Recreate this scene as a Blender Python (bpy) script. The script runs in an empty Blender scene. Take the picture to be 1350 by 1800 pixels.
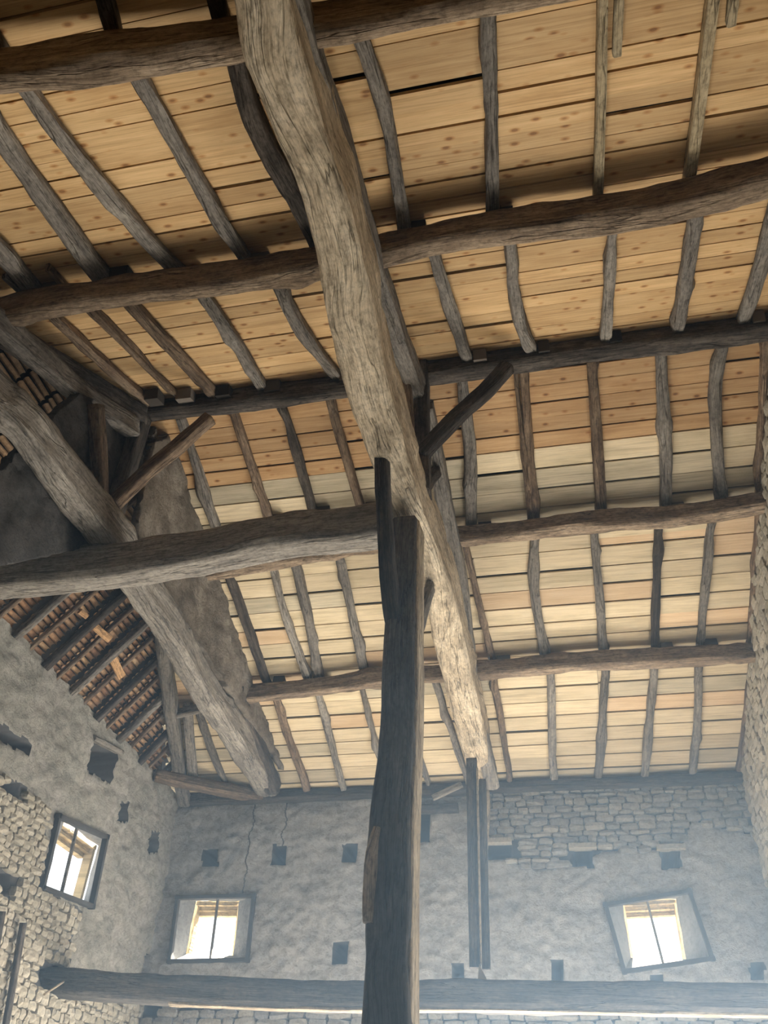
import bpy, bmesh, math, random
from mathutils import Vector, Matrix, noise
random.seed(7)
S = bpy.context.scene
COL = S.collection
R = math.radians

# ------------------------------------------------------------------ camera, world, lights, exposure
PITCH, YAW, ROLL, FPX = 0.68614, 0.22609, 0.05038, 1516.3
SKEW = -0.02098                       # the long walls run 1.2 degrees off square to the gables
CAM = Vector((0, 0, 1.6))
_f = Vector((-math.sin(YAW) * math.cos(PITCH), math.cos(YAW) * math.cos(PITCH), math.sin(PITCH)))
_r = Vector((math.cos(YAW), math.sin(YAW), 0))
_u = _r.cross(_f)
_c, _s = math.cos(ROLL), math.sin(ROLL)
CR, CU, CF = _c * _r + _s * _u, -_s * _r + _c * _u, _f
cd = bpy.data.cameras.new('camera')
cam = bpy.data.objects.new('camera', cd); COL.objects.link(cam)
m = Matrix((CR, CU, -CF)).transposed().to_4x4(); m.translation = CAM
cam.matrix_world = m
cd.sensor_fit = 'VERTICAL'; cd.sensor_height = 36.0; cd.lens = FPX / 1800 * 36
cd.clip_start = 0.05
S.camera = cam

w = bpy.data.worlds.new('sky'); S.world = w; w.use_nodes = True
bg = w.node_tree.nodes['Background']
bg.inputs[0].default_value = (0.86, 0.93, 1.0, 1); bg.inputs[1].default_value = 2.4
S.view_settings.view_transform = 'Standard'; S.view_settings.look = 'None'
S.view_settings.gamma = 1; S.view_settings.use_curve_mapping = False
S.view_settings.exposure = 0.36
S.cycles.max_bounces = 6; S.cycles.diffuse_bounces = 4

def W(u, v, z): return Vector((u, v + SKEW * u, z))
def area(name, loc, aim, sx, sy, power, col):
    l = bpy.data.lights.new(name, 'AREA'); l.shape = 'RECTANGLE'; l.size = sx; l.size_y = sy
    l.energy = power; l.color = col
    o = bpy.data.objects.new(name, l); COL.objects.link(o); o.location = loc
    o.rotation_euler = (aim - loc).to_track_quat('-Z', 'Z').to_euler()
    return o
# daylight in unseen back and left doorways, right one added, all below the picture
area('daylight_back_doorway', W(-0.9, 9.97, 1.3), W(-0.9, 5, 1.9), 3.0, 2.6, 400, (1.0, 0.97, 0.92))
area('daylight_left_doorway', W(-4.76, 7.9, 1.3), W(0, 7.0, 1.9), 2.4, 2.6, 60, (1.0, 0.97, 0.92))
sl = bpy.data.lights.new('sun', 'SUN'); sl.energy = 105; sl.angle = R(1.0); sl.color = (1.0, 0.95, 0.86)
so = bpy.data.objects.new('sun', sl); COL.objects.link(so)             # shines in through the back doorway onto the floor
so.rotation_euler = Vector((-0.10, -1.0, -0.85)).to_track_quat('-Z', 'Y').to_euler()
area('added_right_doorway_fill', W(1.99, 7.6, 1.3), W(-3, 7.6, 2.2), 2.4, 2.6, 150, (0.97, 0.98, 1.0))  # added fill in an unseen doorway, put in to brighten the walls

# ------------------------------------------------------------------ geometry of the barn (metres)
D, UL, UR, ZW = 10.0, -4.8, 2.03, 5.65       # back wall, left wall, right gable, wall top
AR = R(18.3); VR, ZR = 4.878, 7.32           # roof pitch, ridge
UA = -3.40                                   # where the ridge ends and the hip begins
def ray(x, y): return ((x - 675) / FPX) * CR - ((y - 900) / FPX) * CU + CF
def hit(x, y, n, d):                          # point of the sight line on a plane given in (u,v,z)
    r = ray(x, y); ru = Vector((r.x, r.y - SKEW * r.x, r.z)); n = Vector(n)
    t = (d - n.dot(CAM)) / n.dot(ru)
    return CAM + ru * t
def far(x, y, o=0.0): return hit(x, y, (0, math.sin(AR), math.cos(AR)), math.sin(AR) * D + math.cos(AR) * ZW - o)
def near(x, y, o=0.0): return hit(x, y, (0, -math.sin(AR), math.cos(AR)), -math.sin(AR) * VR + math.cos(AR) * ZR - o)
def pu(u): return lambda x, y, o=0: hit(x, y, (1, 0, 0), u)
def pv(v): return lambda x, y, o=0: hit(x, y, (0, 1, 0), v)
def pz(z): return lambda x, y, o=0: hit(x, y, (0, 0, 1), z)
def depth(p): return (W(*p) - CAM).dot(CF)

# ------------------------------------------------------------------ materials
def mat(name):
    m = bpy.data.materials.new(name); m.use_nodes = True
    nt = m.node_tree; b = nt.nodes['Principled BSDF']; b.inputs['Roughness'].default_value = 0.85
    b.inputs['Specular IOR Level'].default_value = 0.2
    return m, nt, b
def nd(nt, t, **k):
    n = nt.nodes.new(t)
    for a, v in k.items():
        if a in n.inputs.keys(): n.inputs[a].default_value = v
        else: setattr(n, a, v)
    return n
def ramp(nt, src, stops):
    n = nt.nodes.new('ShaderNodeValToRGB'); nt.links.new(src, n.inputs[0])
    e = n.color_ramp.elements
    while len(e) < len(stops): e.new(0.5)
    for i, (p, c) in enumerate(stops): e[i].position = p; e[i].color = (*c, 1) if len(c) == 3 else c
    return n.outputs[0]
def mixc(nt, a, b, f, mode='MIX'):
    n = nt.nodes.new('ShaderNodeMix'); n.data_type = 'RGBA'; n.blend_type = mode
    for i, s in ((0, f), (6, a), (7, b)):
        if hasattr(s, 'is_output'): nt.links.new(s, n.inputs[i])
        else: n.inputs[i].default_value = s if not isinstance(s, tuple) else (*s, 1)
    return n.outputs[2]
def vscale(nt, src, sc, add=None):
    n = nt.nodes.new('ShaderNodeVectorMath'); n.operation = 'MULTIPLY_ADD'; nt.links.new(src, n.inputs[0])
    n.inputs[1].default_value = sc
    if add is not None: nt.links.new(add, n.inputs[2])
    else: n.inputs[2].default_value = (0, 0, 0)
    return n.outputs[0]
def tex(nt, vec, scale, detail=5, rough=0.6, dist=0.0):
    n = nd(nt, 'ShaderNodeTexNoise', Scale=scale, Detail=detail, Roughness=rough, Distortion=dist)
    nt.links.new(vec, n.inputs['Vector']); return n.outputs['Fac']
def bump(nt, b, h, strength, dist):
    n = nd(nt, 'ShaderNodeBump', Strength=strength, Distance=dist); nt.links.new(h, n.inputs['Height'])
    nt.links.new(n.outputs[0], b.inputs['Normal'])
def rnd3(nt, k=37.0):
    o = nt.nodes.new('ShaderNodeObjectInfo'); n = nt.nodes.new('ShaderNodeVectorMath'); n.operation = 'MULTIPLY'
    c = nt.nodes.new('ShaderNodeCombineXYZ')
    for i in range(3): nt.links.new(o.outputs['Random'], c.inputs[i])
    nt.links.new(c.outputs[0], n.inputs[0]); n.inputs[1].default_value = (k, k * 1.7, k * 2.3)
    return n.outputs[0], o.outputs['Random']

def timber_mat(name, dark, mid, light, patch=0.5):
    """old hewn oak: long grain along the timber (uv), weathered patches, drying cracks"""
    m, nt, b = mat(name)
    uv = nt.nodes.new('ShaderNodeUVMap').outputs[0]
    off, rn = rnd3(nt)
    g = tex(nt, vscale(nt, uv, (2.0, 34, 1), off), 1.0, 8, 0.72, 0.15)
    p = tex(nt, vscale(nt, uv, (2.2, 6.0, 1), off), 1.0, 7, 0.7)
    f = tex(nt, vscale(nt, uv, (9, 130, 1), off), 1.0, 4, 0.65)
    k = tex(nt, vscale(nt, uv, (0.9, 11, 1), off), 1.0, 3, 0.55, 0.3)
    c1 = ramp(nt, g, [(0.34, dark), (0.5, mid), (0.68, light)])
    c2 = ramp(nt, p, [(0.38, dark), (0.5, mid), (0.62, light)])
    c = mixc(nt, c1, c2, patch)
    c = mixc(nt, c, ramp(nt, f, [(0.36, (0.4, 0.38, 0.35)), (0.52, (1, 1, 1))]), 0.75, 'MULTIPLY')
    ck = ramp(nt, k, [(0.486, (1, 1, 1)), (0.498, (0.16, 0.14, 0.12)), (0.502, (0.16, 0.14, 0.12)), (0.514, (1, 1, 1))])
    c = mixc(nt, c, ck, 0.55, 'MULTIPLY')
    sp = tex(nt, vscale(nt, uv, (26, 34, 1), off), 1.0, 5, 0.7)
    c = mixc(nt, c, ramp(nt, sp, [(0.36, (0.42, 0.4, 0.37)), (0.5, (1, 1, 1)), (0.66, (1.25, 1.22, 1.18))]), 0.6, 'MULTIPLY')
    v = nt.nodes.new('ShaderNodeMapRange'); nt.links.new(rn, v.inputs[0]); v.inputs[3].default_value = 0.8; v.inputs[4].default_value = 1.2
    h = nt.nodes.new('ShaderNodeHueSaturation'); nt.links.new(c, h.inputs['Color']); nt.links.new(v.outputs[0], h.inputs['Value'])
    nt.links.new(h.outputs[0], b.inputs['Base Color'])
    add = nt.nodes.new('ShaderNodeMath'); add.operation = 'ADD'; nt.links.new(g, add.inputs[0]); nt.links.new(p, add.inputs[1])
    ad2 = nt.nodes.new('ShaderNodeMath'); ad2.operation = 'ADD'; nt.links.new(add.outputs[0], ad2.inputs[0]); nt.links.new(ck, ad2.inputs[1])
    bump(nt, b, ad2.outputs[0], 0.7, 0.02)
    return m
M_grey = timber_mat('weathered_grey_oak', (0.12, 0.107, 0.092), (0.225, 0.202, 0.172), (0.37, 0.335, 0.28))
M_brown = timber_mat('brown_oak', (0.07, 0.048, 0.032), (0.21, 0.148, 0.098), (0.40, 0.30, 0.20))
M_dark = timber_mat('dark_oak', (0.028, 0.023, 0.019), (0.085, 0.071, 0.058), (0.20, 0.17, 0.14))
M_purl = timber_mat('purlin_oak', (0.12, 0.085, 0.057), (0.29, 0.215, 0.145), (0.54, 0.42, 0.29))
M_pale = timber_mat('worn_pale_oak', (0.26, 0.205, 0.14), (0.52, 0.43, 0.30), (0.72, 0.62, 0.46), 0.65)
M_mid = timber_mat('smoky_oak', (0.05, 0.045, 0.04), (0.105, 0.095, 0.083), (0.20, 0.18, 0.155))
M_ash = timber_mat('ash_grey_oak', (0.17, 0.152, 0.13), (0.29, 0.262, 0.222), (0.42, 0.385, 0.325), 0.55)
M_new = timber_mat('newer_pale_timber', (0.30, 0.24, 0.15), (0.42, 0.34, 0.21), (0.52, 0.43, 0.28), 0.5)
M_sawn = timber_mat('orange_sawn_offcut', (0.42, 0.24, 0.11), (0.55, 0.33, 0.16), (0.66, 0.42, 0.22), 0.5)

def board_mat(name, cols, knot, stain):
    m, nt, b = mat(name)
    pos = nt.nodes.new('ShaderNodeNewGeometry').outputs['Position']
    off, rn = rnd3(nt)
    g = tex(nt, vscale(nt, pos, (1.1, 30, 30), off), 1.0, 6, 0.68, 1.0)
    f = tex(nt, vscale(nt, pos, (3.0, 120, 120), off), 1.0, 3, 0.6)
    p = tex(nt, vscale(nt, pos, (1.6, 5, 5), off), 1.0, 4, 0.6)
    c = ramp(nt, g, [(0.30, cols[0]), (0.5, cols[1]), (0.70, cols[2])])
    c = mixc(nt, c, ramp(nt, p, [(0.30, stain), (0.55, (1, 1, 1))]), 0.55, 'MULTIPLY')
    c = mixc(nt, c, ramp(nt, f, [(0.30, (0.7, 0.66, 0.6)), (0.5, (1, 1, 1))]), 0.5, 'MULTIPLY')
    # knots
    vo = nd(nt, 'ShaderNodeTexVoronoi', Scale=1.0, Randomness=1.0); vo.feature = 'F1'
    nt.links.new(vscale(nt, pos, (6.5, 12, 12), off), vo.inputs['Vector'])
    if knot:
        k = ramp(nt, vo.outputs['Distance'], [(0.10, knot), (0.16, (0.74, 0.55, 0.38)), (0.26, (1, 1, 1))])
        c = mixc(nt, c, k, 0.75, 'MULTIPLY')
    v = nt.nodes.new('ShaderNodeMapRange'); nt.links.new(rn, v.inputs[0]); v.inputs[3].default_value = 0.82; v.inputs[4].default_value = 1.14
    h = nt.nodes.new('ShaderNodeHueSaturation'); nt.links.new(c, h.inputs['Color']); nt.links.new(v.outputs[0], h.inputs['Value'])
    nt.links.new(h.outputs[0], b.inputs['Base Color']); b.inputs['Roughness'].default_value = 0.65
    bump(nt, b, f, 0.3, 0.004)
    return m
M_pine = board_mat('golden_pine_board', ((0.46, 0.29, 0.13), (0.63, 0.42, 0.20), (0.71, 0.49, 0.25)), (0.30, 0.15, 0.07), (0.72, 0.62, 0.5))
M_rust = board_mat('rusty_pine_board', ((0.42, 0.25, 0.11), (0.55, 0.345, 0.165), (0.62, 0.42, 0.22)), (0.22, 0.10, 0.05), (0.66, 0.56, 0.45))
M_poplar = board_mat('pale_board', ((0.50, 0.40, 0.25), (0.72, 0.59, 0.38), (0.78, 0.66, 0.46)), None, (0.62, 0.62, 0.55))
M_peach = board_mat('peach_board', ((0.58, 0.40, 0.22), (0.72, 0.53, 0.32), (0.78, 0.60, 0.40)), None, (0.8, 0.74, 0.66))
M_mould = board_mat('grey_stained_board', ((0.36, 0.31, 0.21), (0.56, 0.48, 0.33), (0.66, 0.57, 0.40)), None, (0.55, 0.55, 0.5))

def plaster_mat(name, a, bcol, c, bs=0.9, cracks=()):
    m, nt, b = mat(name)
    pos = nt.nodes.new('ShaderNodeNewGeometry').outputs['Position']
    n1 = tex(nt, pos, 2.2, 6, 0.65, 0.4); n2 = tex(nt, vscale(nt, pos, (1, 1, 1.5)), 13, 8, 0.72, 0.8); n3 = tex(nt, pos, 60, 5, 0.75)
    col = ramp(nt, n1, [(0.32, a), (0.5, bcol), (0.68, c)])
    col = mixc(nt, col, ramp(nt, n2, [(0.38, (0.42, 0.40, 0.37)), (0.52, (1, 1, 1)), (0.66, (1.12, 1.12, 1.1))]), 0.55, 'MULTIPLY')
    col = mixc(nt, col, ramp(nt, n3, [(0.34, (0.5, 0.49, 0.47)), (0.5, (1, 1, 1))]), 0.5, 'MULTIPLY')
    for u0, z0 in cracks:                     # a wandering crack running down from the wall top
        sx = nt.nodes.new('ShaderNodeSeparateXYZ'); nt.links.new(pos, sx.inputs[0])
        wz = tex(nt, vscale(nt, pos, (0, 0, 5)), 1.0, 4, 0.6)
        def mth(op, x, y):
            n = nt.nodes.new('ShaderNodeMath'); n.operation = op
            for i, q in enumerate((x, y)):
                if hasattr(q, 'is_output'): nt.links.new(q, n.inputs[i])
                else: n.inputs[i].default_value = q
            return n.outputs[0]
        d = mth('ABSOLUTE', mth('SUBTRACT', mth('SUBTRACT', sx.outputs[0], u0), mth('MULTIPLY', mth('SUBTRACT', wz, 0.5), 0.22)), 0)
        msk = mth('MULTIPLY', mth('LESS_THAN', d, 0.009), mth('GREATER_THAN', sx.outputs[2], z0))
        col = mixc(nt, col, (0.09, 0.085, 0.08), mth('MULTIPLY', msk, 0.85))
    nt.links.new(col, b.inputs['Base Color'])
    ad = nt.nodes.new('ShaderNodeMath'); ad.operation = 'ADD'; nt.links.new(n2, ad.inputs[0]); nt.links.new(n3, ad.inputs[1])
    bump(nt, b, ad.outputs[0], bs, 0.03); b.inputs['Roughness'].default_value = 0.95
    return m
M_plb = plaster_mat('grey_lime_plaster', (0.46, 0.445, 0.415), (0.58, 0.56, 0.525), (0.66, 0.635, 0.595), 0.9, ((-3.78, 4.45), (-3.36, 4.95)))
M_pll = plaster_mat('buff_lime_plaster', (0.38, 0.365, 0.305), (0.49, 0.465, 0.395), (0.58, 0.54, 0.475))
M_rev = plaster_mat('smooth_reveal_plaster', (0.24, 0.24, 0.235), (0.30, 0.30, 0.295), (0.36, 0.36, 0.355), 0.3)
M_daub = plaster_mat('brown_daub', (0.17, 0.14, 0.105), (0.29, 0.245, 0.19), (0.44, 0.385, 0.31), 1.0)
M_darkdaub = plaster_mat('dark_daub', (0.05, 0.048, 0.045), (0.075, 0.07, 0.065), (0.11, 0.10, 0.095), 0.6)  # much darker daub for the panel behind the left king post
M_earth = plaster_mat('earth_floor', (0.12, 0.105, 0.085), (0.16, 0.142, 0.118), (0.20, 0.18, 0.15))

def stone_mat(name, cols):
    m, nt, b = mat(name)
    pos = nt.nodes.new('ShaderNodeNewGeometry').outputs['Position']
    o = nt.nodes.new('ShaderNodeObjectInfo')
    c = ramp(nt, o.outputs['Random'], [(i / (len(cols) - 1), q) for i, q in enumerate(cols)])
    n = tex(nt, pos, 38, 5, 0.7); c = mixc(nt, c, ramp(nt, n, [(0.3, (0.6, 0.58, 0.55)), (0.62, (1.08, 1.06, 1.0))]), 0.9, 'MULTIPLY')
    nt.links.new(c, b.inputs['Base Color']); bump(nt, b, n, 0.6, 0.02); b.inputs['Roughness'].default_value = 0.95
    return m
M_stone = stone_mat('rubble_limestone', [(0.24, 0.23, 0.225), (0.34, 0.325, 0.295), (0.28, 0.275, 0.275), (0.42, 0.395, 0.345), (0.32, 0.305, 0.28)])
M_stoneb = stone_mat('buff_rubble', [(0.36, 0.33, 0.26), (0.46, 0.42, 0.34), (0.40, 0.37, 0.30), (0.50, 0.46, 0.38), (0.42, 0.38, 0.31)])
def flat(name, c, rough=0.8, metal=0.0):
    m, nt, b = mat(name); b.inputs['Base Color'].default_value = (*c, 1); b.inputs['Roughness'].default_value = rough
    b.inputs['Metallic'].default_value = metal
    pos = nt.nodes.new('ShaderNodeTexCoord').outputs['Object']
    n = tex(nt, pos, 25, 4, 0.6)
    nt.links.new(mixc(nt, c, ramp(nt, n, [(0.3, (0.75, 0.75, 0.75)), (0.6, (1, 1, 1))]), 0.6, 'MULTIPLY'), b.inputs['Base Color'])
    return m
M_under = flat('dark_roof_underlay', (0.03, 0.026, 0.022))
M_mortar = flat('mortar', (0.09, 0.086, 0.08))
M_hole = flat('unplastered_hole_shade', (0.075, 0.073, 0.07))  # bare hole interiors, their deep shade put into the colour
M_iron = flat('dull_iron', (0.10, 0.10, 0.105), 0.6)
M_frame = flat('dark_window_timber', (0.07, 0.065, 0.06))
M_white = flat('whitewashed_wood', (0.75, 0.75, 0.72))
M_lint = timber_mat('fresh_lintel_wood', (0.55, 0.42, 0.22), (0.68, 0.54, 0.30), (0.78, 0.64, 0.40))
M_tile = stone_mat('terracotta_tile', [(0.30, 0.17, 0.10), (0.42, 0.26, 0.15), (0.24, 0.14, 0.09), (0.52, 0.36, 0.22), (0.34, 0.21, 0.13)])
def glass_mat():
    m = bpy.data.materials.new('dusty_window_glass'); m.use_nodes = True; nt = m.node_tree; nt.nodes.clear()
    o = nt.nodes.new('ShaderNodeOutputMaterial'); t = nt.nodes.new('ShaderNodeBsdfTransparent')
    d = nt.nodes.new('ShaderNodeBsdfDiffuse'); d.inputs[0].default_value = (0.6, 0.62, 0.64, 1)
    pos = nt.nodes.new('ShaderNodeNewGeometry').outputs['Position']
    f = ramp(nt, tex(nt, pos, 9, 4, 0.6), [(0.3, (0.03, 0.03, 0.03)), (0.7, (0.14, 0.14, 0.14))])
    mx = nt.nodes.new('ShaderNodeMixShader'); nt.links.new(f, mx.inputs[0]); nt.links.new(t.outputs[0], mx.inputs[1]); nt.links.new(d.outputs[0], mx.inputs[2])
    nt.links.new(mx.outputs[0], o.inputs[0]); return m
M_glass = glass_mat()

# ------------------------------------------------------------------ mesh helpers
def tag(o, label=None, cat=None, group=None, kind=None):
    for k, v in (('label', label), ('category', cat), ('group', group), ('kind', kind)):
        if v: o[k] = v
    return o
def link(name, me, material=None, parent=None):
    if material and not me.materials: me.materials.append(material)
    o = bpy.data.objects.new(name, me); COL.objects.link(o)
    if parent: o.parent = parent
    return o
def mesh(name, verts, faces, material, parent=None, smooth=False, uvs=None):
    me = bpy.data.meshes.new(name); me.from_pydata([tuple(v) for v in verts], [], faces)
    if uvs:
        l = me.uv_layers.new(name='UVMap')
        for p in me.polygons:
            for li, vi in zip(p.loop_indices, p.vertices): l.data[li].uv = uvs[vi]
    if smooth:
        for p in me.polygons: p.use_smooth = True
    me.update()
    return link(name, me, material, parent)
def empty(name, loc=(0, 0, 0)):
    o = bpy.data.objects.new(name, None); COL.objects.link(o); o.location = loc; o.empty_display_size = 0.1; return o

def rounded(t, a, b, r):
    """point at perimeter fraction t of an a x b rectangle with corner radius r"""
    sa, sb, arc = a - 2 * r, b - 2 * r, math.pi * r / 2
    per = 2 * (sa + sb) + 4 * arc; d = (t % 1.0) * per
    x, y = a / 2, -sb / 2
    for ln, (dx, dy), (cx, cy), a0 in ((sb, (0, 1), (a / 2 - r, b / 2 - r), 0), (sa, (-1, 0), (-a / 2 + r, b / 2 - r), 90), (sb, (0, -1), (-a / 2 + r, -b / 2 + r), 180), (sa, (1, 0), (a / 2 - r, -b / 2 + r), 270)):
        if d <= ln: return x + dx * d, y + dy * d
        d -= ln; x += dx * ln; y += dy * ln
        if d <= arc:
            an = R(a0) + d / r; return cx + r * math.cos(an), cy + r * math.sin(an)
        d -= arc; x, y = cx + r * math.cos(R(a0 + 90)), cy + r * math.sin(R(a0 + 90))
    return x, y
def timber(name, pts, material, up=(0, 0, 1), parent=None, sq=4.0, rough=0.012, n=16, step=0.06, seed=None, smooth=True, rnd=None, knots=0.0, kamp=1.0):
    """pts: [(point in (u,v,z), width, height)], one hewn timber as a single closed mesh"""
    seed = random.random() * 100 if seed is None else seed
    rnd = rnd if rnd is not None else {9: 0.03, 8: 0.03}.get(sq, 0.2 if sq >= 3.4 else 0.24)
    P = [(W(*p), a, b) for p, a, b in pts]
    seg = [0]
    for i in range(1, len(P)): seg.append(seg[-1] + (P[i][0] - P[i - 1][0]).length)
    L = seg[-1]; k = max(2, int(L / step))
    KN = [(random.uniform(0, L), random.random(), random.uniform(.014, .038) * kamp * random.choice((1, 1, -.7)), random.uniform(.05, .13)) for _ in range(int(knots * L))]
    upv = Vector(up); C = []
    def at(s):
        i = 0
        while i < len(seg) - 2 and seg[i + 1] < s: i += 1
        t = (s - seg[i]) / max(1e-6, seg[i + 1] - seg[i])
        p0 = P[i - 1] if i > 0 else P[i]; p3 = P[i + 2] if i + 2 < len(P) else P[i + 1]
        def cr(a, b, c, d): return b + 0.5 * t * (c - a + t * (2 * a - 5 * b + 4 * c - d + t * (3 * (b - c) + d - a)))
        if len(P) == 2:
            return P[0][0].lerp(P[1][0], t), P[0][1] + (P[1][1] - P[0][1]) * t, P[0][2] + (P[1][2] - P[0][2]) * t
        return cr(p0[0], P[i][0], P[i + 1][0], p3[0]), cr(p0[1], P[i][1], P[i + 1][1], p3[1]), cr(p0[2], P[i][2], P[i + 1][2], p3[2])
    for j in range(k + 1): C.append(at(L * j / k))
    V, F, U = [], [], []
    for j, (c, a, b) in enumerate(C):
        t = (C[min(j + 1, k)][0] - C[max(j - 1, 0)][0]).normalized()
        nn = (upv - t * upv.dot(t)).normalized(); ss = t.cross(nn)
        s = L * j / k; per = 2 * (a + b)
        wob = ss * noise.noise(Vector((s * 1.1, seed, 3.3))) * rough * 0.8
        for q in range(n + 1):
            fq = (q % n) / n; x, y = rounded(fq, a, b, rnd * min(a, b)); ln = math.hypot(x, y); ca, sa = x / ln, y / ln
            lo = noise.noise(Vector((s * 1.3, ca * 0.7 + seed, sa * 0.7)))
            hi = noise.noise(Vector((s * 4.2, ca * 2.0, sa * 2.0 + seed))) + 0.8 * noise.noise(Vector((s * 2.0, ca * 5, sa * 5 + seed))) + 0.4 * noise.noise(Vector((s * 11, ca * 5, sa * 5 + seed)))
            d = rough * (0.8 * lo + 0.75 * hi)
            for ks, kq, ka, kr in KN:
                if abs(ks - s) < 2.5 * kr:
                    dq = abs(kq - fq); dq = min(dq, 1 - dq) * per
                    d += ka * math.exp(-((ks - s) / kr) ** 2 - (dq / (kr * .8)) ** 2)
            V.append(c + wob + ss * (x + ca * d) + nn * (y + sa * d)); U.append((s, q / n * per))
    r = n + 1
    for j in range(k):
        for q in range(n): F.append((j * r + q, j * r + q + 1, (j + 1) * r + q + 1, (j + 1) * r + q))
    F.append(tuple(range(n - 1, -1, -1))); F.append(tuple(k * r + q for q in range(n)))
    o = mesh(name, V, F, material, parent, smooth, U)
    for p in list(o.data.polygons)[-2:]: p.use_smooth = False
    return o
def px(path, plane, off, h=None, wf=1.0):
    """picture path [(x, y, width px)] laid on a plane -> timber points in metres"""
    out = []
    for x, y, wp in path:
        p = plane(x, y, off); wm = wp * depth(p) / FPX * wf
        out.append((p, wm, h if h else wm))
    return out
def box(name, c, size, axes, material, parent=None, bev=0.0):
    """box at c (u,v,z) with half-axes along the given world axes"""
    a = [Vector(x).normalized() * s / 2 for x, s in zip(axes, size)]; c = W(*c)
    V = [c + a[0] * i + a[1] * j + a[2] * k for i in (-1, 1) for j in (-1, 1) for k in (-1, 1)]
    F = [(0, 1, 3, 2), (4, 6, 7, 5), (0, 4, 5, 1), (2, 3, 7, 6), (0, 2, 6, 4), (1, 5, 7, 3)]
    U = [(v.dot(a[0].normalized()), v.dot(a[1].normalized()) + v.dot(a[2].normalized())) for v in V]
    return mesh(name, V, F, material, parent, False, U)
def inside(poly, x, y):
    r = False; j = len(poly) - 1
    for i in range(len(poly)):
        if (poly[i][1] > y) != (poly[j][1] > y) and x < (poly[j][0] - poly[i][0]) * (y - poly[i][1]) / (poly[j][1] - poly[i][1]) + poly[i][0]: r = not r
        j = i
    return r
def near_edge(poly, x, y):
    best = (9, x, y)
    for i in range(len(poly)):
        ax, ay = poly[i - 1]; bx, by = poly[i]; dx, dy = bx - ax, by - ay
        t = max(0, min(1, ((x - ax) * dx + (y - ay) * dy) / (dx * dx + dy * dy + 1e-9)))
        qx, qy = ax + t * dx, ay + t * dy; d = math.hypot(x - qx, y - qy)
        if d < best[0]: best = (d, qx, qy)
    return best
def fr(a, b, st):
    n = max(1, int(round((b - a) / st))); return [a + (b - a) * i / n for i in range(n + 1)]

def wall(name, xs, zs, put, material, holes, openings, zones, amp, label, top=None):
    """rough wall as a relief sheet: holes = [(polygon, depth)], openings are cut through, zones (rubble) lie back as mortar"""
    st = xs[len(xs) // 2 + 1] - xs[len(xs) // 2]
    V, sunk = [], []
    for i, x0 in enumerate(xs):
        for j, z0 in enumerate(zs):
            x, z, d = x0, z0, 0.0
            for poly, dep in holes + [(q, None) for q in openings]:
                bx = [p[0] for p in poly]; bz = [p[1] for p in poly]
                if x0 < min(bx) - 0.05 or x0 > max(bx) + 0.05 or z0 < min(bz) - 0.05 or z0 > max(bz) + 0.05: continue
                ins = inside(poly, x0, z0); e = near_edge(poly, x0, z0)
                if e[0] < st * 0.75:
                    if dep is None: x, z = e[1], e[2]
                    else:
                        sg = 0.12 * st / max(e[0], 1e-4) * (1 if ins else 1)
                        x, z = e[1] + (x0 - e[1]) * min(1, sg), e[2] + (z0 - e[2]) * min(1, sg)
                if ins and dep: d = dep
            zone = any(inside(q, x0, z0) for q in zones)
            if d == 0.0:
                v = Vector((x * 1.0, z * 1.0, 3.1 if material == M_plb else 8.7))
                d = amp * (noise.noise(v * 1.3) * 0.9 + noise.noise(Vector((v.x * 4, v.y * 6, v.z))) * 0.8 + noise.noise(Vector((v.x * 9, v.y * 13, v.z))) * 0.7 + noise.noise(v * 24) * 0.35)
                if zone: d = 0.045 + noise.noise(v * 9) * 0.01
            if top and j == len(zs) - 1: z += top * noise.noise(Vector((x * 5, 2, 7)))
            V.append(put(x, z, d)); sunk.append(d > 0.12)
    nz = len(zs); F = []
    for i in range(len(xs) - 1):
        for j in range(nz - 1):
            cx, cz = (xs[i] + xs[i + 1]) / 2, (zs[j] + zs[j + 1]) / 2
            if any(inside(q, cx, cz) for q in openings): continue
            F.append((i * nz + j, (i + 1) * nz + j, (i + 1) * nz + j + 1, i * nz + j + 1))
    o = mesh(name, V, F, material, None, True)
    me = o.data; me.materials.append(M_mortar); me.materials.append(M_hole)
    for p in me.polygons:
        if zones:
            i = p.vertices[0] // nz; j = p.vertices[0] % nz
            if any(inside(q, xs[i], zs[j]) for q in zones): p.material_index = 1
        if any(sunk[v] for v in p.vertices): p.material_index = 2
    return tag(o, label, None, None, 'structure')

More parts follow.
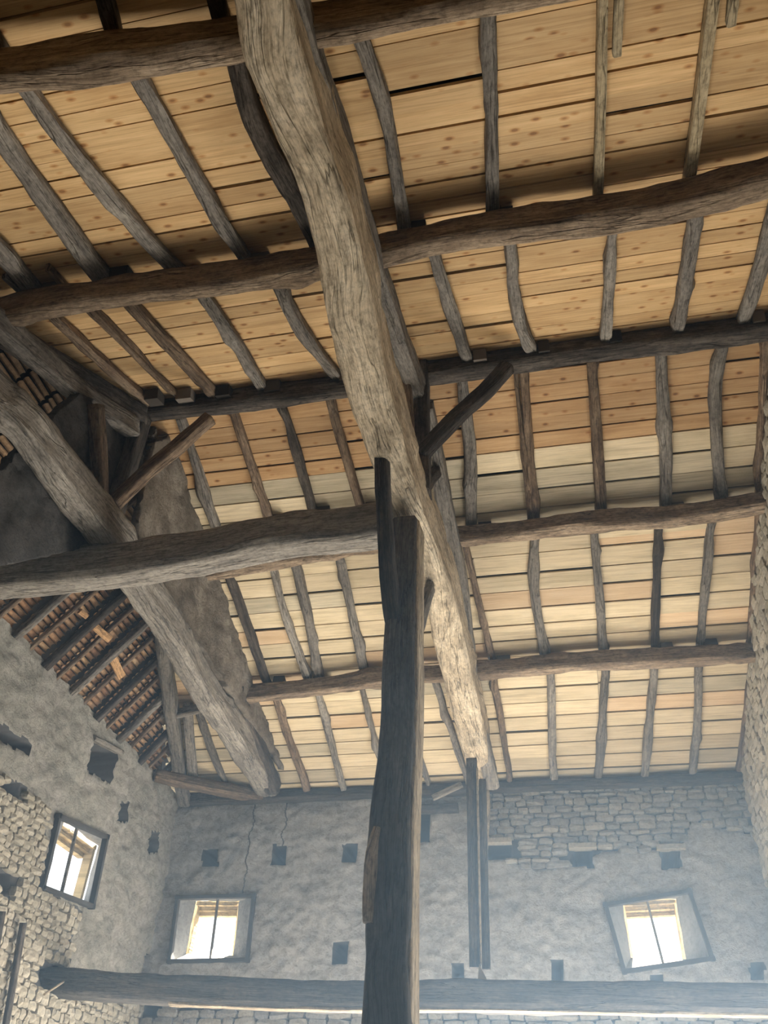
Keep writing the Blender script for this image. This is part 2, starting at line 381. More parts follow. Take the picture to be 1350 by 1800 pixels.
# stones shared by all rubble
STONES = []
for s in range(14):
    bm = bmesh.new(); bmesh.ops.create_cube(bm, size=1.0)
    bmesh.ops.subdivide_edges(bm, edges=bm.edges[:], cuts=1, use_grid_fill=True)
    for v in bm.verts:
        q = v.co.normalized() * 0.62
        v.co = v.co.lerp(q, 0.58) + Vector([noise.noise(v.co * 2.1 + Vector((s * 7, a * 3.3, 1))) * 0.13 for a in range(3)])
    me = bpy.data.meshes.new('stone'); bm.to_mesh(me); bm.free()
    STONES.append(me)
def rubble(parent, zone_polys, xr, zr, put3, avoid, material, hrange, lrange, limit, tilt=0.0):
    """stones laid in rough courses inside the zones; put3(x, z, out) -> centre, axes"""
    spots = []
    z = zr[0]
    while z < zr[1]:
        h = random.uniform(*hrange); x = xr[0] + random.random() * 0.1
        while x < xr[1]:
            l = random.uniform(*lrange) * (1.5 if random.random() < 0.12 else 1)
            cx, cz = x + l / 2, z + h / 2 + tilt * (x - xr[0]) + random.uniform(-0.012, 0.012)
            if any(inside(q, cx, cz) for q in zone_polys) and not any(inside(q, cx + a * l * 0.4, cz + b * h * 0.35) for q in avoid for a in (-1, 0, 1) for b in (-1, 0, 1)):
                spots.append((cx, cz, l * 0.98, h * random.uniform(0.95, 1.12)))
            x += l
        z += h
    random.shuffle(spots)
    spots.sort(key=lambda s: -s[2] * s[3])
    rest = []
    for i, (x, z, l, h) in enumerate(spots):
        c, ax, ay, az = put3(x, z)
        rot = Matrix((ax, ay, az)).transposed() @ Matrix.Rotation(random.uniform(-0.09, 0.09), 3, 'Y')
        d = random.uniform(0.10, 0.14)
        M = Matrix.Translation(c) @ rot.to_4x4() @ Matrix.Diagonal((l, d, h, 1))
        me = random.choice(STONES)
        if i < limit:
            o = bpy.data.objects.new('stone', me); COL.objects.link(o); o.parent = parent; o.matrix_world = M
            if not me.materials: me.materials.append(None)
            o.material_slots[0].link = 'OBJECT'; o.material_slots[0].material = material
        else: rest.append((me, M))
    if rest:
        V, F = [], []
        for me, M in rest:
            b = len(V); V += [M @ v.co for v in me.vertices]; F += [tuple(b + i for i in p.vertices) for p in me.polygons]
        o = mesh('small_stones', V, F, material, parent); o['kind'] = 'stuff'
    return len(spots)

# ------------------------------------------------------------------ walls
def bw(x, y): p = hit(x, y, (0, 1, 0), D); return (p.x, p.z)
def lw(x, y): p = hit(x, y, (1, 0, 0), UL); return (p.y, p.z)
def quad(f, *pts): return [f(*p) for p in pts]
def rect(f, x, y, a, b, s=0.0): return quad(f, (x - a, y - b), (x + a, y - b), (x + a - s, y + b), (x - a - s, y + b))
WIN_B1 = quad(bw, (312, 1577), (449, 1573), (437, 1690), (297, 1693))
WIN_B2 = quad(bw, (1062, 1590), (1213, 1565), (1255, 1688), (1096, 1711))
WIN_L = quad(lw, (100, 1432), (186, 1470), (160, 1596), (70, 1562))
DOOR_B = [(-2.4, 0.0), (0.6, 0.0), (0.6, 2.6), (-2.4, 2.6)]
DOOR_L = [(6.7, 0.0), (9.1, 0.0), (9.1, 2.5), (6.7, 2.5)]
holes_b = [(rect(bw, 371, 1508, 13, 15, 3), .5), (rect(bw, 492, 1502, 12, 15, 3), .5), (rect(bw, 616, 1501, 12, 15, 3), .5),
           (rect(bw, 600, 1677, 12, 17, 2), .5), (rect(bw, 876, 1498, 21, 13), .3), (rect(bw, 1024, 1508, 17, 15), .5),
           (rect(bw, 1179, 1511, 16, 14), .5), (rect(bw, 980, 1708, 10, 16), .3), (rect(bw, 1154, 1721, 11, 7), .3),
           (rect(bw, 1331, 1707, 11, 15), .3), (rect(bw, 805, 1712, 10, 14), .3),
           (quad(bw, (700, 1418), (757, 1418), (754, 1480), (700, 1482)), .4),
           (rect(bw, 266, 1770, 10, 14), .3), (rect(bw, 335, 1767, 10, 8), .25)]
zone_b = [quad(bw, (846, 1388), (1000, 1385), (1322, 1372), (1336, 1470), (1290, 1460), (1250, 1452), (1213, 1440), (1203, 1478), (1180, 1496), (1060, 1496), (1010, 1520), (945, 1528), (890, 1512), (846, 1500)),
          [(UL, 2.5), (UR, 2.5), (UR, 3.31), (0.5, 3.28), (-2.0, 3.3), (UL, 3.35)]]
xs = fr(UL - 0.45, UR + 0.05, 0.028); zs = fr(0, 2.6, 0.26)[:-1] + fr(2.6, ZW - 0.05, 0.028)
wall_back = wall('wall_back', xs, zs, lambda x, z, d: W(x, D + d, z), M_plb, holes_b, [WIN_B1, WIN_B2, DOOR_B], zone_b, 0.034,
                 'plastered rubble back wall with two small bright windows and putlog holes', top=0.03)
avoid_b = [h for h, _ in holes_b] + [WIN_B1, WIN_B2]
def p3b(x, z): return W(x, D + 0.03, z), Vector((1, SKEW, 0)), Vector((0, 1, 0)), Vector((0, 0, 1))
nb = rubble(wall_back, [zone_b[0]], (-1.0, UR), (4.6, ZW + 0.03), p3b, avoid_b, M_stone, (0.05, 0.085), (0.09, 0.23), 210)
nb2 = rubble(wall_back, [zone_b[1]], (UL, UR), (2.95, 3.33), p3b, avoid_b, M_stone, (0.07, 0.10), (0.12, 0.26), 90)
for (hx, hy) in ((1024, 1489), (1179, 1491), (876, 1480)):            # flat stone lintels over the putlog holes
    a, b = bw(hx, hy); box('stone_lintel', (a, D + 0.0, b), (0.30, 0.14, 0.05), ((1, 0, 0), (0, 1, 0), (0, 0, 1)), M_stoneb, wall_back)

holes_l = [(quad(lw, (163, 1300), (208, 1324), (193, 1376), (154, 1352)), .35), (rect(lw, 218, 1428, 8, 15, 3), .25), (rect(lw, 272, 1481, 7, 17, 3), .25),
           (quad(lw, (-30, 1262), (0, 1272), (58, 1310), (50, 1325), (-30, 1285)), .22), (rect(lw, 27, 1388, 13, 12), .25),
           (rect(lw, 12, 1552, 12, 17), .25), (quad(lw, (262, 1678), (275, 1684), (262, 1720), (248, 1712)), .25),
           (quad(lw, (74, 1700), (110, 1700), (110, 1745), (80, 1740)), .15), (rect(lw, 221, 1486, 4, 5), .1)]
zone_l = [quad(lw, (-90, 1320), (0, 1362), (45, 1385), (85, 1425), (68, 1565), (150, 1605), (130, 1632), (118, 1710), (180, 1722), (275, 1745), (285, 1850), (-120, 1850))]
vs = fr(-0.4, 5.4, 0.25)[:-1] + fr(5.4, D + 0.03, 0.028); zs = fr(0, 2.5, 0.25)[:-1] + fr(2.5, ZW, 0.028)
wall_left = wall('wall_left', vs, zs, lambda v, z, d: W(UL - d, v, z), M_pll, holes_l, [WIN_L, DOOR_L], zone_l, 0.036,
                 'long left wall of buff plaster breaking away to bare rubble', top=0.03)
def p3l(x, z): return W(UL - 0.03, x, z), Vector((0, 1, 0)), Vector((1, 0, 0)), Vector((0, 0, 1))
nl = rubble(wall_left, zone_l, (5.4, D), (2.6, 4.95), p3l, [h for h, _ in holes_l] + [WIN_L], M_stoneb, (0.05, 0.088), (0.07, 0.145), 300)

def rw(x, y): p = hit(x, y, (1, 0, 0), UR); return (p.y, p.z)
vs = fr(-0.4, 5.0, 0.3)[:-1] + fr(5.0, D + 0.03, 0.06); zs = fr(0, 4, 0.4)[:-1] + fr(4, 7.3, 0.06)
def put_r(v, z, d):
    top = ZW + (D - v) * math.tan(AR) if v > VR else ZW + (v + 0.24) * math.tan(AR)
    return W(UR + d, v, min(z, top + 0.02))
wall_right = wall('wall_right', vs, zs, put_r, M_pll, [], [[(6.4, 0), (8.8, 0), (8.8, 2.6), (6.4, 2.6)]], [[(5.0, 4.0), (D + 0.1, 4.0), (D + 0.1, 7.4), (5.0, 7.4)]], 0.02,
                  'rough rubble gable wall rising at the right edge')
gz = [(5.4, 4.2), (D, 4.2), (D, ZW), (5.4, ZW + (D - 5.4) * math.tan(AR))]
def p3r(x, z): return W(UR - 0.0, x, z), Vector((0, -1, 0)), Vector((-1, 0, 0)), Vector((0, 0, 1))
nr = rubble(wall_right, [gz], (5.4, D), (4.2, 7.2), p3r, [], M_stoneb, (0.07, 0.13), (0.10, 0.24), 300)
tag(mesh('wall_front', [W(UL, -0.35, 0), W(UR, -0.35, 0), W(UR, -0.35, ZW), W(UL, -0.35, ZW)], [(0, 3, 2, 1)], M_daub), 'plastered wall behind the viewer', None, None, 'structure')
tag(mesh('floor', [W(UL - 6, -0.5, 0), W(UR + 1, -0.5, 0), W(UR + 1, D + 8, 0), W(UL - 6, D + 8, 0)], [(0, 1, 2, 3)], M_earth), 'beaten earth floor of the barn', None, None, 'structure')

# windows: splayed reveal, dark frame, iron bar, two dusty panes, fresh wooden lintel box outside
def window(name, q, inner, plane_pt, deep, out, label, bar, lint=True):
    """q, inner: corner lists TL TR BR BL as (a, z) on the wall face and on the outer face"""
    e = empty(name, plane_pt(*q[3], 0)); tag(e, label, None, None, 'structure'); inv = Matrix.Translation(-Vector(e.location))
    def fix(o): o.parent = e; o.matrix_parent_inverse = inv; return o
    A = [plane_pt(a, z, 0.0) for a, z in q]; B = [plane_pt(a, z, deep) for a, z in inner]
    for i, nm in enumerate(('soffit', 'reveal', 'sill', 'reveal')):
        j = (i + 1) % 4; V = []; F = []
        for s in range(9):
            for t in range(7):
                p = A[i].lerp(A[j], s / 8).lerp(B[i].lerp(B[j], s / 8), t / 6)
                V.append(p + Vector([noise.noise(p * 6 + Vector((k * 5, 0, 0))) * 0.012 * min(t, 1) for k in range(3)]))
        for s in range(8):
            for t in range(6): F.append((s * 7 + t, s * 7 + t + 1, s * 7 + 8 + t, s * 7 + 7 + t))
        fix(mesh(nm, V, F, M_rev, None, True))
    ctr = sum(A, Vector()) / 4
    for i in range(4):
        j = (i + 1) % 4; d = (A[j] - A[i]).normalized(); n = (ctr - (A[i] + A[j]) / 2).normalized()
        mid = (A[i] + A[j]) / 2 + n * 0.012 + out * 0.01; Ln = (A[j] - A[i]).length + 0.03
        Vv = [mid + d * a * Ln / 2 + n * b * 0.02 + out * c * 0.03 for a in (-1, 1) for b in (-1, 1) for c in (-1, 1)]
        Fc = [(0, 1, 3, 2), (4, 6, 7, 5), (0, 4, 5, 1), (2, 3, 7, 6), (0, 2, 6, 4), (1, 5, 7, 3)]
        fix(mesh('frame_rail' if i % 2 == 0 else 'frame_stile', Vv, Fc, M_frame))
    g = [plane_pt(a, z, 0.07) for a, z in q]
    def strip(nm, p, r, wd, th, material):
        d = (r - p).normalized(); sd = d.cross(out).normalized(); Vv = [x + sd * b * wd / 2 + out * c * th / 2 for x in (p, r) for b in (-1, 1) for c in (-1, 1)]
        return fix(mesh(nm, Vv, [(0, 1, 3, 2), (4, 6, 7, 5), (0, 4, 5, 1), (2, 3, 7, 6), (0, 2, 6, 4), (1, 5, 7, 3)], material, None, False, [(0, b * wd) if k < 4 else (0.5, b * wd) for k, b in enumerate([0, 0, 1, 1] * 2)]))
    t0, t1 = bar
    top = g[0].lerp(g[1], t0); bot = g[3].lerp(g[2], t1)
    strip('window_bar', top, bot, 0.022, 0.03, M_ash)
    strip('top_batten', g[0].lerp(g[1], 0.04), g[0].lerp(g[1], 0.96), 0.018, 0.02, M_white)
    for a, b, c, d in ((g[0], top, bot, g[3]), (top, g[1], g[2], bot)): fix(mesh('pane', [a, b, c, d], [(0, 1, 2, 3)], M_glass))
    if lint:
        h = Vector((0, 0, -1)); T0, T1 = B[0], B[1]
        for k in range(3):
            p = T0 + h * (0.02 + 0.045 * k) - out * (0.05 + 0.06 * k); r = T1 + h * (0.02 + 0.045 * k) - out * (0.05 + 0.06 * k)
            strip('lintel_board', p, r, 0.05, 0.08, M_lint)
        strip('outer_jamb', B[0] - out * 0.08, B[3] - out * 0.08, 0.05, 0.1, M_lint)
        strip('outer_jamb', B[1] - out * 0.08, B[2] - out * 0.08, 0.05, 0.1, M_lint)
    return e
def bwd(x, y, d): p = hit(x, y, (0, 1, 0), D + d); return (p.x, p.z)
def lwd(x, y, d): p = hit(x, y, (1, 0, 0), UL - d); return (p.y, p.z)
wb = lambda a, z, d: W(a, D + d, z)
window('window_1', WIN_B1, [bwd(*p, .42) for p in ((345, 1584), (421, 1584), (410, 1679), (326, 1677))], wb, .42, Vector((0, -1, 0)),
       'small square window with one bar at the left of the back wall', (0.50, 0.49))
window('window_2', WIN_B2, [bwd(*p, .42) for p in ((1093, 1584), (1188, 1579), (1206, 1686), (1109, 1683))], wb, .42, Vector((0, -1, 0)),
       'crooked small window with a slanting bar at the right of the back wall', (0.50, 0.46))
window('window_3', WIN_L, [lwd(*p, .42) for p in ((112, 1442), (172, 1487), (146, 1586), (80, 1557))], lambda a, z, d: W(UL - d, a, z), .42, Vector((1, 0, 0)),
       'small window with a pale central bar in the left wall', (0.52, 0.50))

# rafters, bay by bay: picture path (x, y, width) of each, material, look
G, B_, K, A_, N_ = M_grey, M_brown, M_dark, M_ash, M_new
BAYS = [
 ('topmost purlin and the second purlin', near, [
  ([(-40, 395, 42), (0, 440, 42), (62, 512, 40)], G, 'grey'), ([(-30, 195, 46), (0, 240, 46), (90, 365, 46), (183, 490, 42)], G, 'thick grey'),
  ([(45, 155, 34), (130, 268, 38), (245, 402, 38), (322, 485, 34)], G, 'split grey'), ([(243, 130, 34), (300, 235, 36), (365, 345, 34), (438, 462, 30)], G, 'wavy grey'),
  ([(412, 90, 44), (447, 210, 44), (505, 320, 44), (560, 425, 40)], K, 'dark'), ([(630, 50, 34), (668, 160, 34), (690, 270, 32), (713, 405, 28)], G, 'crooked grey'),
  ([(853, -20, 34), (861, 150, 34), (868, 385, 28)], G, 'straight split grey')]),
 ('second purlin and the ridge beam', near, [
  ([(98, 558, 22), (170, 625, 22), (252, 700, 20)], B_, 'brown'), ([(165, 545, 15), (240, 622, 15), (312, 697, 14)], B_, 'thin brown'), ([(230, 530, 30), (290, 600, 30), (375, 692, 24)], B_, 'stout brown'),
  ([(355, 515, 26), (400, 580, 28), (462, 682, 22)], A_, 'pale grey'), ([(485, 495, 28), (530, 580, 30), (592, 660, 24)], G, 'grey'), ([(762, 450, 26), (797, 560, 30), (822, 627, 26)], G, 'grey'),
  ([(897, 425, 26), (905, 515, 26), (915, 570, 26), (935, 615, 22)], G, 'kinked grey'), ([(1077, 395, 24), (1070, 500, 24), (1063, 598, 22)], G, 'straight grey'), ([(1224, 370, 30), (1208, 480, 30), (1190, 580, 26)], G, 'split grey'),
  ([(1362, 370, 34), (1335, 470, 34), (1306, 560, 28)], A_, 'broad pale grey')]),
 ('ridge beam and the wavy purlin', far, [
  ([(322, 750, 20), (345, 820, 22), (368, 890, 22), (388, 950, 22)], G, 'bent grey'), ([(412, 725, 18), (440, 810, 20), (472, 915, 18)], B_, 'straight brown'), ([(495, 712, 22), (520, 790, 22), (550, 900, 20)], K, 'dark'), ([(580, 700, 20), (605, 790, 20), (636, 895, 20)], B_, 'brown'),
  ([(812, 670, 24), (825, 760, 26), (828, 850, 26), (830, 928, 24)], G, 'bent grey'), ([(906, 652, 9), (918, 780, 9), (932, 915, 9)], B_, 'thin brown'), ([(921, 648, 18), (930, 780, 20), (942, 918, 20)], B_, 'brown'), ([(1041, 635, 22), (1048, 760, 24), (1059, 900, 22)], B_, 'stout brown'),
  ([(1162, 620, 22), (1168, 760, 26), (1170, 895, 22)], G, 'grey'), ([(1270, 605, 24), (1257, 700, 26), (1268, 875, 24)], G, 'bowed grey'), ([(1345, 592, 14), (1340, 720, 14), (1332, 865, 14)], B_, 'narrow brown')]),
 ('wavy purlin and the lowest purlin', far, [
  ([(400, 1005, 20), (430, 1085, 20), (470, 1203, 18)], K, 'dark'), ([(478, 995, 15), (500, 1075, 16), (522, 1140, 16), (542, 1200, 15)], A_, 'pale curved'), ([(518, 985, 20), (540, 1080, 20), (562, 1200, 20)], G, 'grey'), ([(596, 975, 20), (618, 1075, 20), (642, 1190, 20)], G, 'straight grey'),
  ([(818, 955, 13), (842, 1060, 13), (868, 1165, 13)], B_, 'thin brown'), ([(942, 942, 18), (938, 1040, 20), (960, 1158, 20)], A_, 'pale bent'), ([(1044, 930, 17), (1052, 1040, 18), (1060, 1148, 17)], G, 'grey'), ([(1156, 925, 17), (1152, 1040, 18), (1150, 1140, 17)], K, 'dark'),
  ([(1250, 912, 16), (1240, 1020, 17), (1231, 1133, 15)], G, 'slim grey'), ([(1336, 895, 18), (1328, 1010, 18), (1320, 1135, 18)], B_, 'brown')]),
 ('lowest purlin and the back wall', far, [
  ([(350, 1250, 15), (372, 1320, 16), (400, 1388, 15)], G, 'short grey'), ([(488, 1232, 16), (513, 1310, 16), (542, 1398, 16)], B_, 'brown'), ([(562, 1225, 13), (584, 1310, 14), (609, 1396, 13)], A_, 'pale'), ([(638, 1215, 12), (662, 1310, 12), (685, 1395, 12)], G, 'thin grey'),
  ([(735, 1320, 10), (757, 1390, 10)], G, 'thin short grey'), ([(768, 1205, 14), (798, 1300, 14), (828, 1392, 14)], G, 'grey'), ([(868, 1190, 14), (884, 1290, 14), (900, 1392, 14)], B_, 'brown'), ([(967, 1185, 17), (970, 1290, 18), (974, 1388, 17)], A_, 'pale'), ([(1064, 1180, 17), (1058, 1290, 18), (1049, 1388, 17)], G, 'grey'),
  ([(1148, 1175, 17), (1140, 1290, 17), (1131, 1386, 16)], A_, 'pale grey'), ([(1229, 1170, 17), (1223, 1290, 17), (1213, 1384, 16)], G, 'grey'), ([(1324, 1160, 18), (1313, 1270, 18), (1300, 1375, 18)], B_, 'brown')])]

# ------------------------------------------------------------------ roof: three slopes, each a dark deck with its boards or tiles
def slope_pt(side, u, s, o=0.0):
    """s metres down the slope from the ridge, o metres below the board face"""
    c, n = math.cos(AR), math.sin(AR)
    v = VR + side * (s * c - o * n * 1.0); return Vector((u, v, ZR - s * n - o * c))
def deck(name, pts, label):
    o = mesh(name, [W(*p) for p in pts], [tuple(range(len(pts)))], M_under); return tag(o, label, None, None, 'structure')
LS = (D - VR) / math.cos(AR) + 0.12
HL = lambda s: UA - (UA - UL) * min(1, s / (LS - 0.12))
ceil_f = deck('ceiling_front', [slope_pt(-1, UA - .1, -.1, -.06), slope_pt(-1, UR + .3, -.1, -.06), slope_pt(-1, UR + .3, LS + .3, -.06), slope_pt(-1, UL - .4, LS + .3, -.06)], 'near roof slope boarded with golden pine planks')
ceil_b = deck('ceiling_back', [slope_pt(1, UA - .1, -.1, -.06), slope_pt(1, UR + .3, -.1, -.06), slope_pt(1, UR + .3, LS + .3, -.06), slope_pt(1, UL - .4, LS + .3, -.06)], 'far roof slope with rusty planks above and pale planks below')
BOARD = bpy.data.meshes.new('roof_board')
BOARD.from_pydata([(x, y, z) for x in (-.5, .5) for y in (-.5, .5) for z in (-.5, .5)], [], [(0, 1, 3, 2), (4, 6, 7, 5), (0, 4, 5, 1), (2, 3, 7, 6), (0, 2, 6, 4), (1, 5, 7, 3)])
BOARD.materials.append(None)
def joint_us(side, s):                       # board ends meet under the rafters
    bay = (1 if s < 1.68 else 0) if side < 0 else (2 if s < 1.74 else 3 if s < 3.5 else 4)
    out = [sum(BAYS[bay][1](x, y, .05).x for x, y, _ in path) / len(path) for path, _, _ in BAYS[bay][2]]
    return out + ([0.56, 1.1] if bay == 0 else [])
def boards(parent, side, s0, s1, wd, mats, joints, gaps):
    s = s0
    while s < s1:
        wv = wd * random.uniform(0.93, 1.07); gap = random.choice(gaps)
        u = HL(s + wv) - 0.1; end = UR + 0.05
        while u < end - 0.05:
            js = [j for j in joint_us(side, s) if joints[0] < j - u < joints[1]]
            nxt = random.choice(js) if js else end
            if end - nxt < 0.4: nxt = end
            c = slope_pt(side, (u + nxt) / 2, s + wv / 2 + random.uniform(-.004, .004), -0.012 + random.uniform(-.004, .004))
            o = bpy.data.objects.new('roof_board', BOARD); COL.objects.link(o); o.parent = parent
            ax = Vector((1, SKEW, 0)).normalized(); ay = Vector((0, side * math.cos(AR), -math.sin(AR))); az = ax.cross(ay)
            rot = Matrix((ax, ay, az)).transposed() @ Matrix.Rotation(random.uniform(-.0035, .0035), 3, 'Z')
            o.matrix_world = Matrix.Translation(W(*c)) @ rot.to_4x4() @ Matrix.Diagonal((nxt - u - 0.003, wv - gap, 0.022, 1))
            o.material_slots[0].link = 'OBJECT'; o.material_slots[0].material = random.choice(mats)
            u = nxt
        s += wv
boards(ceil_f, -1, 0.03, LS + 0.2, 0.15, [M_pine], (2.0, 4.5), (.005, .006, .008, .012))
boards(ceil_b, 1, 0.03, 0.93, 0.15, [M_rust], (1.6, 3.5), (.009, .012, .016))
boards(ceil_b, 1, 0.94, 1.85, 0.222, [M_poplar, M_mould, M_mould], (1.0, 2.4), (.012, .016, .02))
boards(ceil_b, 1, 1.85, LS + 0.1, 0.222, [M_poplar] * 7 + [M_peach, M_mould], (1.0, 2.6), (.011, .014, .018, .024))

# hip end over the left wall: tiles seen from below between rafters
TH = math.atan2(ZR - ZW, UA - UL)
def hip_pt(v, s, o=0.0): return Vector((UL + s * math.cos(TH) + o * math.sin(TH), v, ZW + s * math.sin(TH) - o * math.cos(TH)))
SH = (UA - UL) / math.cos(TH)
ceil_l = deck('ceiling_left', [hip_pt(-.4, -.3, -.09), hip_pt(D + .1, -.3, -.09), hip_pt(VR + .3, SH + .1, -.09), hip_pt(VR - .3, SH + .1, -.09)], 'steep tiled hip slope above the left wall')
TILE = bpy.data.meshes.new('roof_tile')
_v, _fc = [], []
for a in range(6):
    t = math.pi * a / 5
    for y in (-.5, .5):
        for r in (0.5, 0.38): _v.append((r * math.cos(t), y, r * math.sin(t)))
for a in range(5):
    b = a * 4
    _fc += [(b, b + 4, b + 6, b + 2), (b + 1, b + 3, b + 7, b + 5), (b, b + 1, b + 5, b + 4), (b + 2, b + 6, b + 7, b + 3)]
TILE.from_pydata(_v, [], _fc); TILE.materials.append(M_tile)
hip_v = [5.35, 5.92, 6.47, 7.02, 7.60, 8.15, 8.72, 9.25]
bays = []
for i in range(len(hip_v) - 1):
    a, b = hip_v[i] + 0.05, hip_v[i + 1] - 0.05; mi = (a + b) / 2
    bays += [(a, mi - 0.02), (mi + 0.02, b)]
ntile = 0; extra = []
ay = Vector((0, 1, 0)); ax = Vector((math.cos(TH), 0, math.sin(TH))); az = ax.cross(ay)
for a, b in bays + [(c - .26, c - .02) for c in (3.3, 3.6, 3.9, 4.2, 4.5, 4.8, 5.1, 5.35)]:
    s = 0.02
    smax = SH * min(1, (D - b) / (D - VR)) if b > VR else SH * min(1, a / VR)
    while s < min(smax, SH):
        M = Matrix.Translation(W(*hip_pt((a + b) / 2, s, -0.035 + random.uniform(-.012, .012)))) @ Matrix((ax, ay, az)).transposed().to_4x4() @ Matrix.Rotation(random.uniform(-.05, .05), 4, 'Z') @ Matrix.Diagonal((0.056 * random.uniform(.85, 1.1), b - a + 0.02, 0.05, 1))
        if a > 5.3 and s < 1.25 and ntile < 300:
            o = bpy.data.objects.new('roof_tile', TILE); COL.objects.link(o); o.parent = ceil_l; o.matrix_world = M; ntile += 1
        else: extra.append(M)
        s += 0.062
V, F = [], []
for M in extra:
    b = len(V); V += [M @ v.co for v in TILE.vertices]; F += [tuple(b + i for i in p.vertices) for p in TILE.polygons]
o = mesh('upper_roof_tiles', V, F, M_tile, ceil_l); o['kind'] = 'stuff'

# ------------------------------------------------------------------ main timbers
def T(o, label, cat, group=None): return tag(o, label, cat, group)
PUR = 0.10                                           # rafters stand this thick on the purlins
PURL = []
def purlin(name, path, plane, label, h=0.2, material=None, wf=0.85):
    PURL.append(T(timber(name, px(path, plane, PUR + h / 2, h, wf * 0.8), material or M_purl, up=(0, 0, 1), rough=0.020, n=20, step=0.045, sq=3.5, knots=1.2), label, 'purlin', 'purlins')); return PURL[-1]
purlin('purlin', [(-120, 150, 50), (0, 125, 52), (150, 105, 62), (300, 90, 60), (420, 72, 56), (560, 45, 46), (700, 20, 46), (840, -8, 46), (1050, -50, 46), (1300, -100, 46)], near,
       'thick knotted purlin crossing the top left corner, nearest overhead', .30, M_purl, 1.05)
purlin('purlin', [(-20, 555, 36), (60, 536, 40), (150, 520, 44), (260, 505, 44), (400, 490, 46), (540, 465, 50), (680, 435, 50), (850, 405, 52), (1000, 385, 55), (1150, 360, 62), (1370, 306, 70)], near,
       'rough purlin halfway up the golden boarded slope, above the ridge beam', .24, None, .98)
def ridge_pl(x, y, o=0): return hit(x, y, (0, 1, 0), VR)
T(timber('ridge_beam', [(p, a * .8, .2) for p, a, b in px([(250, 722, 32), (400, 705, 34), (600, 680, 36), (760, 655, 36), (900, 635, 40), (1000, 620, 42), (1150, 600, 44), (1370, 572, 48)], ridge_pl, 0)], M_dark, rough=0.014, n=16, step=0.06),
  'dark ridge beam where the two boarded slopes meet', 'beam')
purlin('purlin', [(350, 1007, 22), (480, 985, 32), (600, 962, 36), (700, 950, 36), (830, 942, 36), (1000, 922, 42), (1150, 910, 42), (1250, 897, 44), (1370, 878, 46)], far,
       'wavy purlin under the far slope, just below the rusty planks', .18)
purlin('purlin', [(420, 1224, 28), (560, 1208, 30), (680, 1192, 30), (850, 1178, 34), (1000, 1165, 36), (1150, 1157, 36), (1330, 1147, 38)], far,
       'straight notched purlin lowest above the back wall', .18)
T(timber('wall_plate', [(Vector((-4.75, D - .06, 5.60)), .16, .14), (Vector((-1.0, D - .06, 5.58)), .16, .12), (Vector((UR, D - .06, 5.57)), .16, .12)], M_dark, rough=.012),
  'dark wall plate lying along the top of the back wall', 'beam')

TA = 5.5
tie_path = [(418, -90, 98), (452, 0, 100), (480, 110, 112), (510, 200, 104), (545, 300, 88), (572, 380, 88), (595, 470, 84), (615, 560, 92), (633, 640, 82), (660, 740, 78), (690, 830, 66), (722, 920, 54), (755, 1000, 50), (780, 1090, 56), (800, 1180, 58), (822, 1280, 54), (838, 1340, 48), (850, 1388, 40)]
def up_h(pts, h): return [(Vector((p.x, p.y, p.z + h / 2)), a, h) for p, a, b in pts]
def to_front(pts, v=-0.25):                  # run a timber on to the wall behind the viewer
    p, q = pts[0][0], pts[min(2, len(pts) - 1)][0]; t = (v - p.y) / (q.y - p.y)
    return [(p + (q - p) * t, pts[0][1], pts[0][2]), (p + (q - p) * t * .5, pts[0][1], pts[0][2])] + pts
def fore(pts, f): return [(p, a * f, h) for p, a, h in pts]
T(timber('tie_beam', fore(up_h(px(tie_path, pz(TA), 0), .5), 0.95), M_pale, rough=0.022, n=28, step=0.04, sq=3.4, knots=4.0, kamp=1.35),
  'massive pale worn tie beam running from top centre to the back wall', 'beam')
tieb = [(-60, 690, 70), (20, 760, 70), (100, 860, 74), (180, 960, 72), (240, 1050, 66), (290, 1120, 62), (335, 1200, 56), (380, 1270, 54), (425, 1335, 54), (470, 1400, 56)]
T(timber('tie_beam', to_front(fore(up_h(px(tieb, pz(TA + .02), 0), .30), 0.72)), M_ash, rough=0.024, n=26, step=0.04, sq=3.4, knots=2.0),
  'gnarled tie beam on the left slanting down to the back wall', 'beam')
beamC = [(-110, 1010), (0, 993), (185, 977), (260, 964), (330, 952), (400, 938), (460, 925), (530, 915), (600, 908), (690, 897)]
T(timber('cross_beam', [(p + Vector((0, .12, -.02)), .25, .30) for p in (hit(x, y, (0, 1, 0), 4.64) for x, y in beamC)], M_ash, rough=0.02, n=20, step=0.05, sq=3.6),
  'bowed grey cross beam from the left edge to the main post', 'beam')
pA = px([(684, 1800, 94), (688, 1650, 88), (690, 1560, 84), (691, 1480, 82), (699, 1350, 72), (704, 1240, 68), (707, 1150, 62), (712, 1040, 54), (716, 930, 48)], pv(4.70), 0)
b0 = pA[0][0]
pA = [(Vector((b0.x - .02, 4.72, 0.0)), .42, .5)] + [(Vector((b0.x - .01, 4.71, 1.2)), .41, .5)] + [(p, a * .92, .30) for p, a, b in pA]
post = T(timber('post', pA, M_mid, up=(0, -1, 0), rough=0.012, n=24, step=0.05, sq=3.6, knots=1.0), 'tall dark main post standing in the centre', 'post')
pp = timber('lit_edge', [(p + Vector((a * .455, .02, 0)), .045, .26) for p, a, b in pA[2:]], M_pale, up=(0, -1, 0), parent=post, rough=.012, sq=3)  # light on the post's right face, put into the colour as a pale strip
pp['label'] = 'pale strip painted as the lit right edge of the post'
fl = timber('sapwood_flake', px([(664, 1455, 12), (655, 1500, 22), (651, 1560, 22), (648, 1622, 18)], pv(4.55), 0, .05), M_pale, up=(0, -1, 0), parent=post, rough=.006, n=12, sq=3); fl['label'] = 'pale flake of sapwood on the left edge of the post'
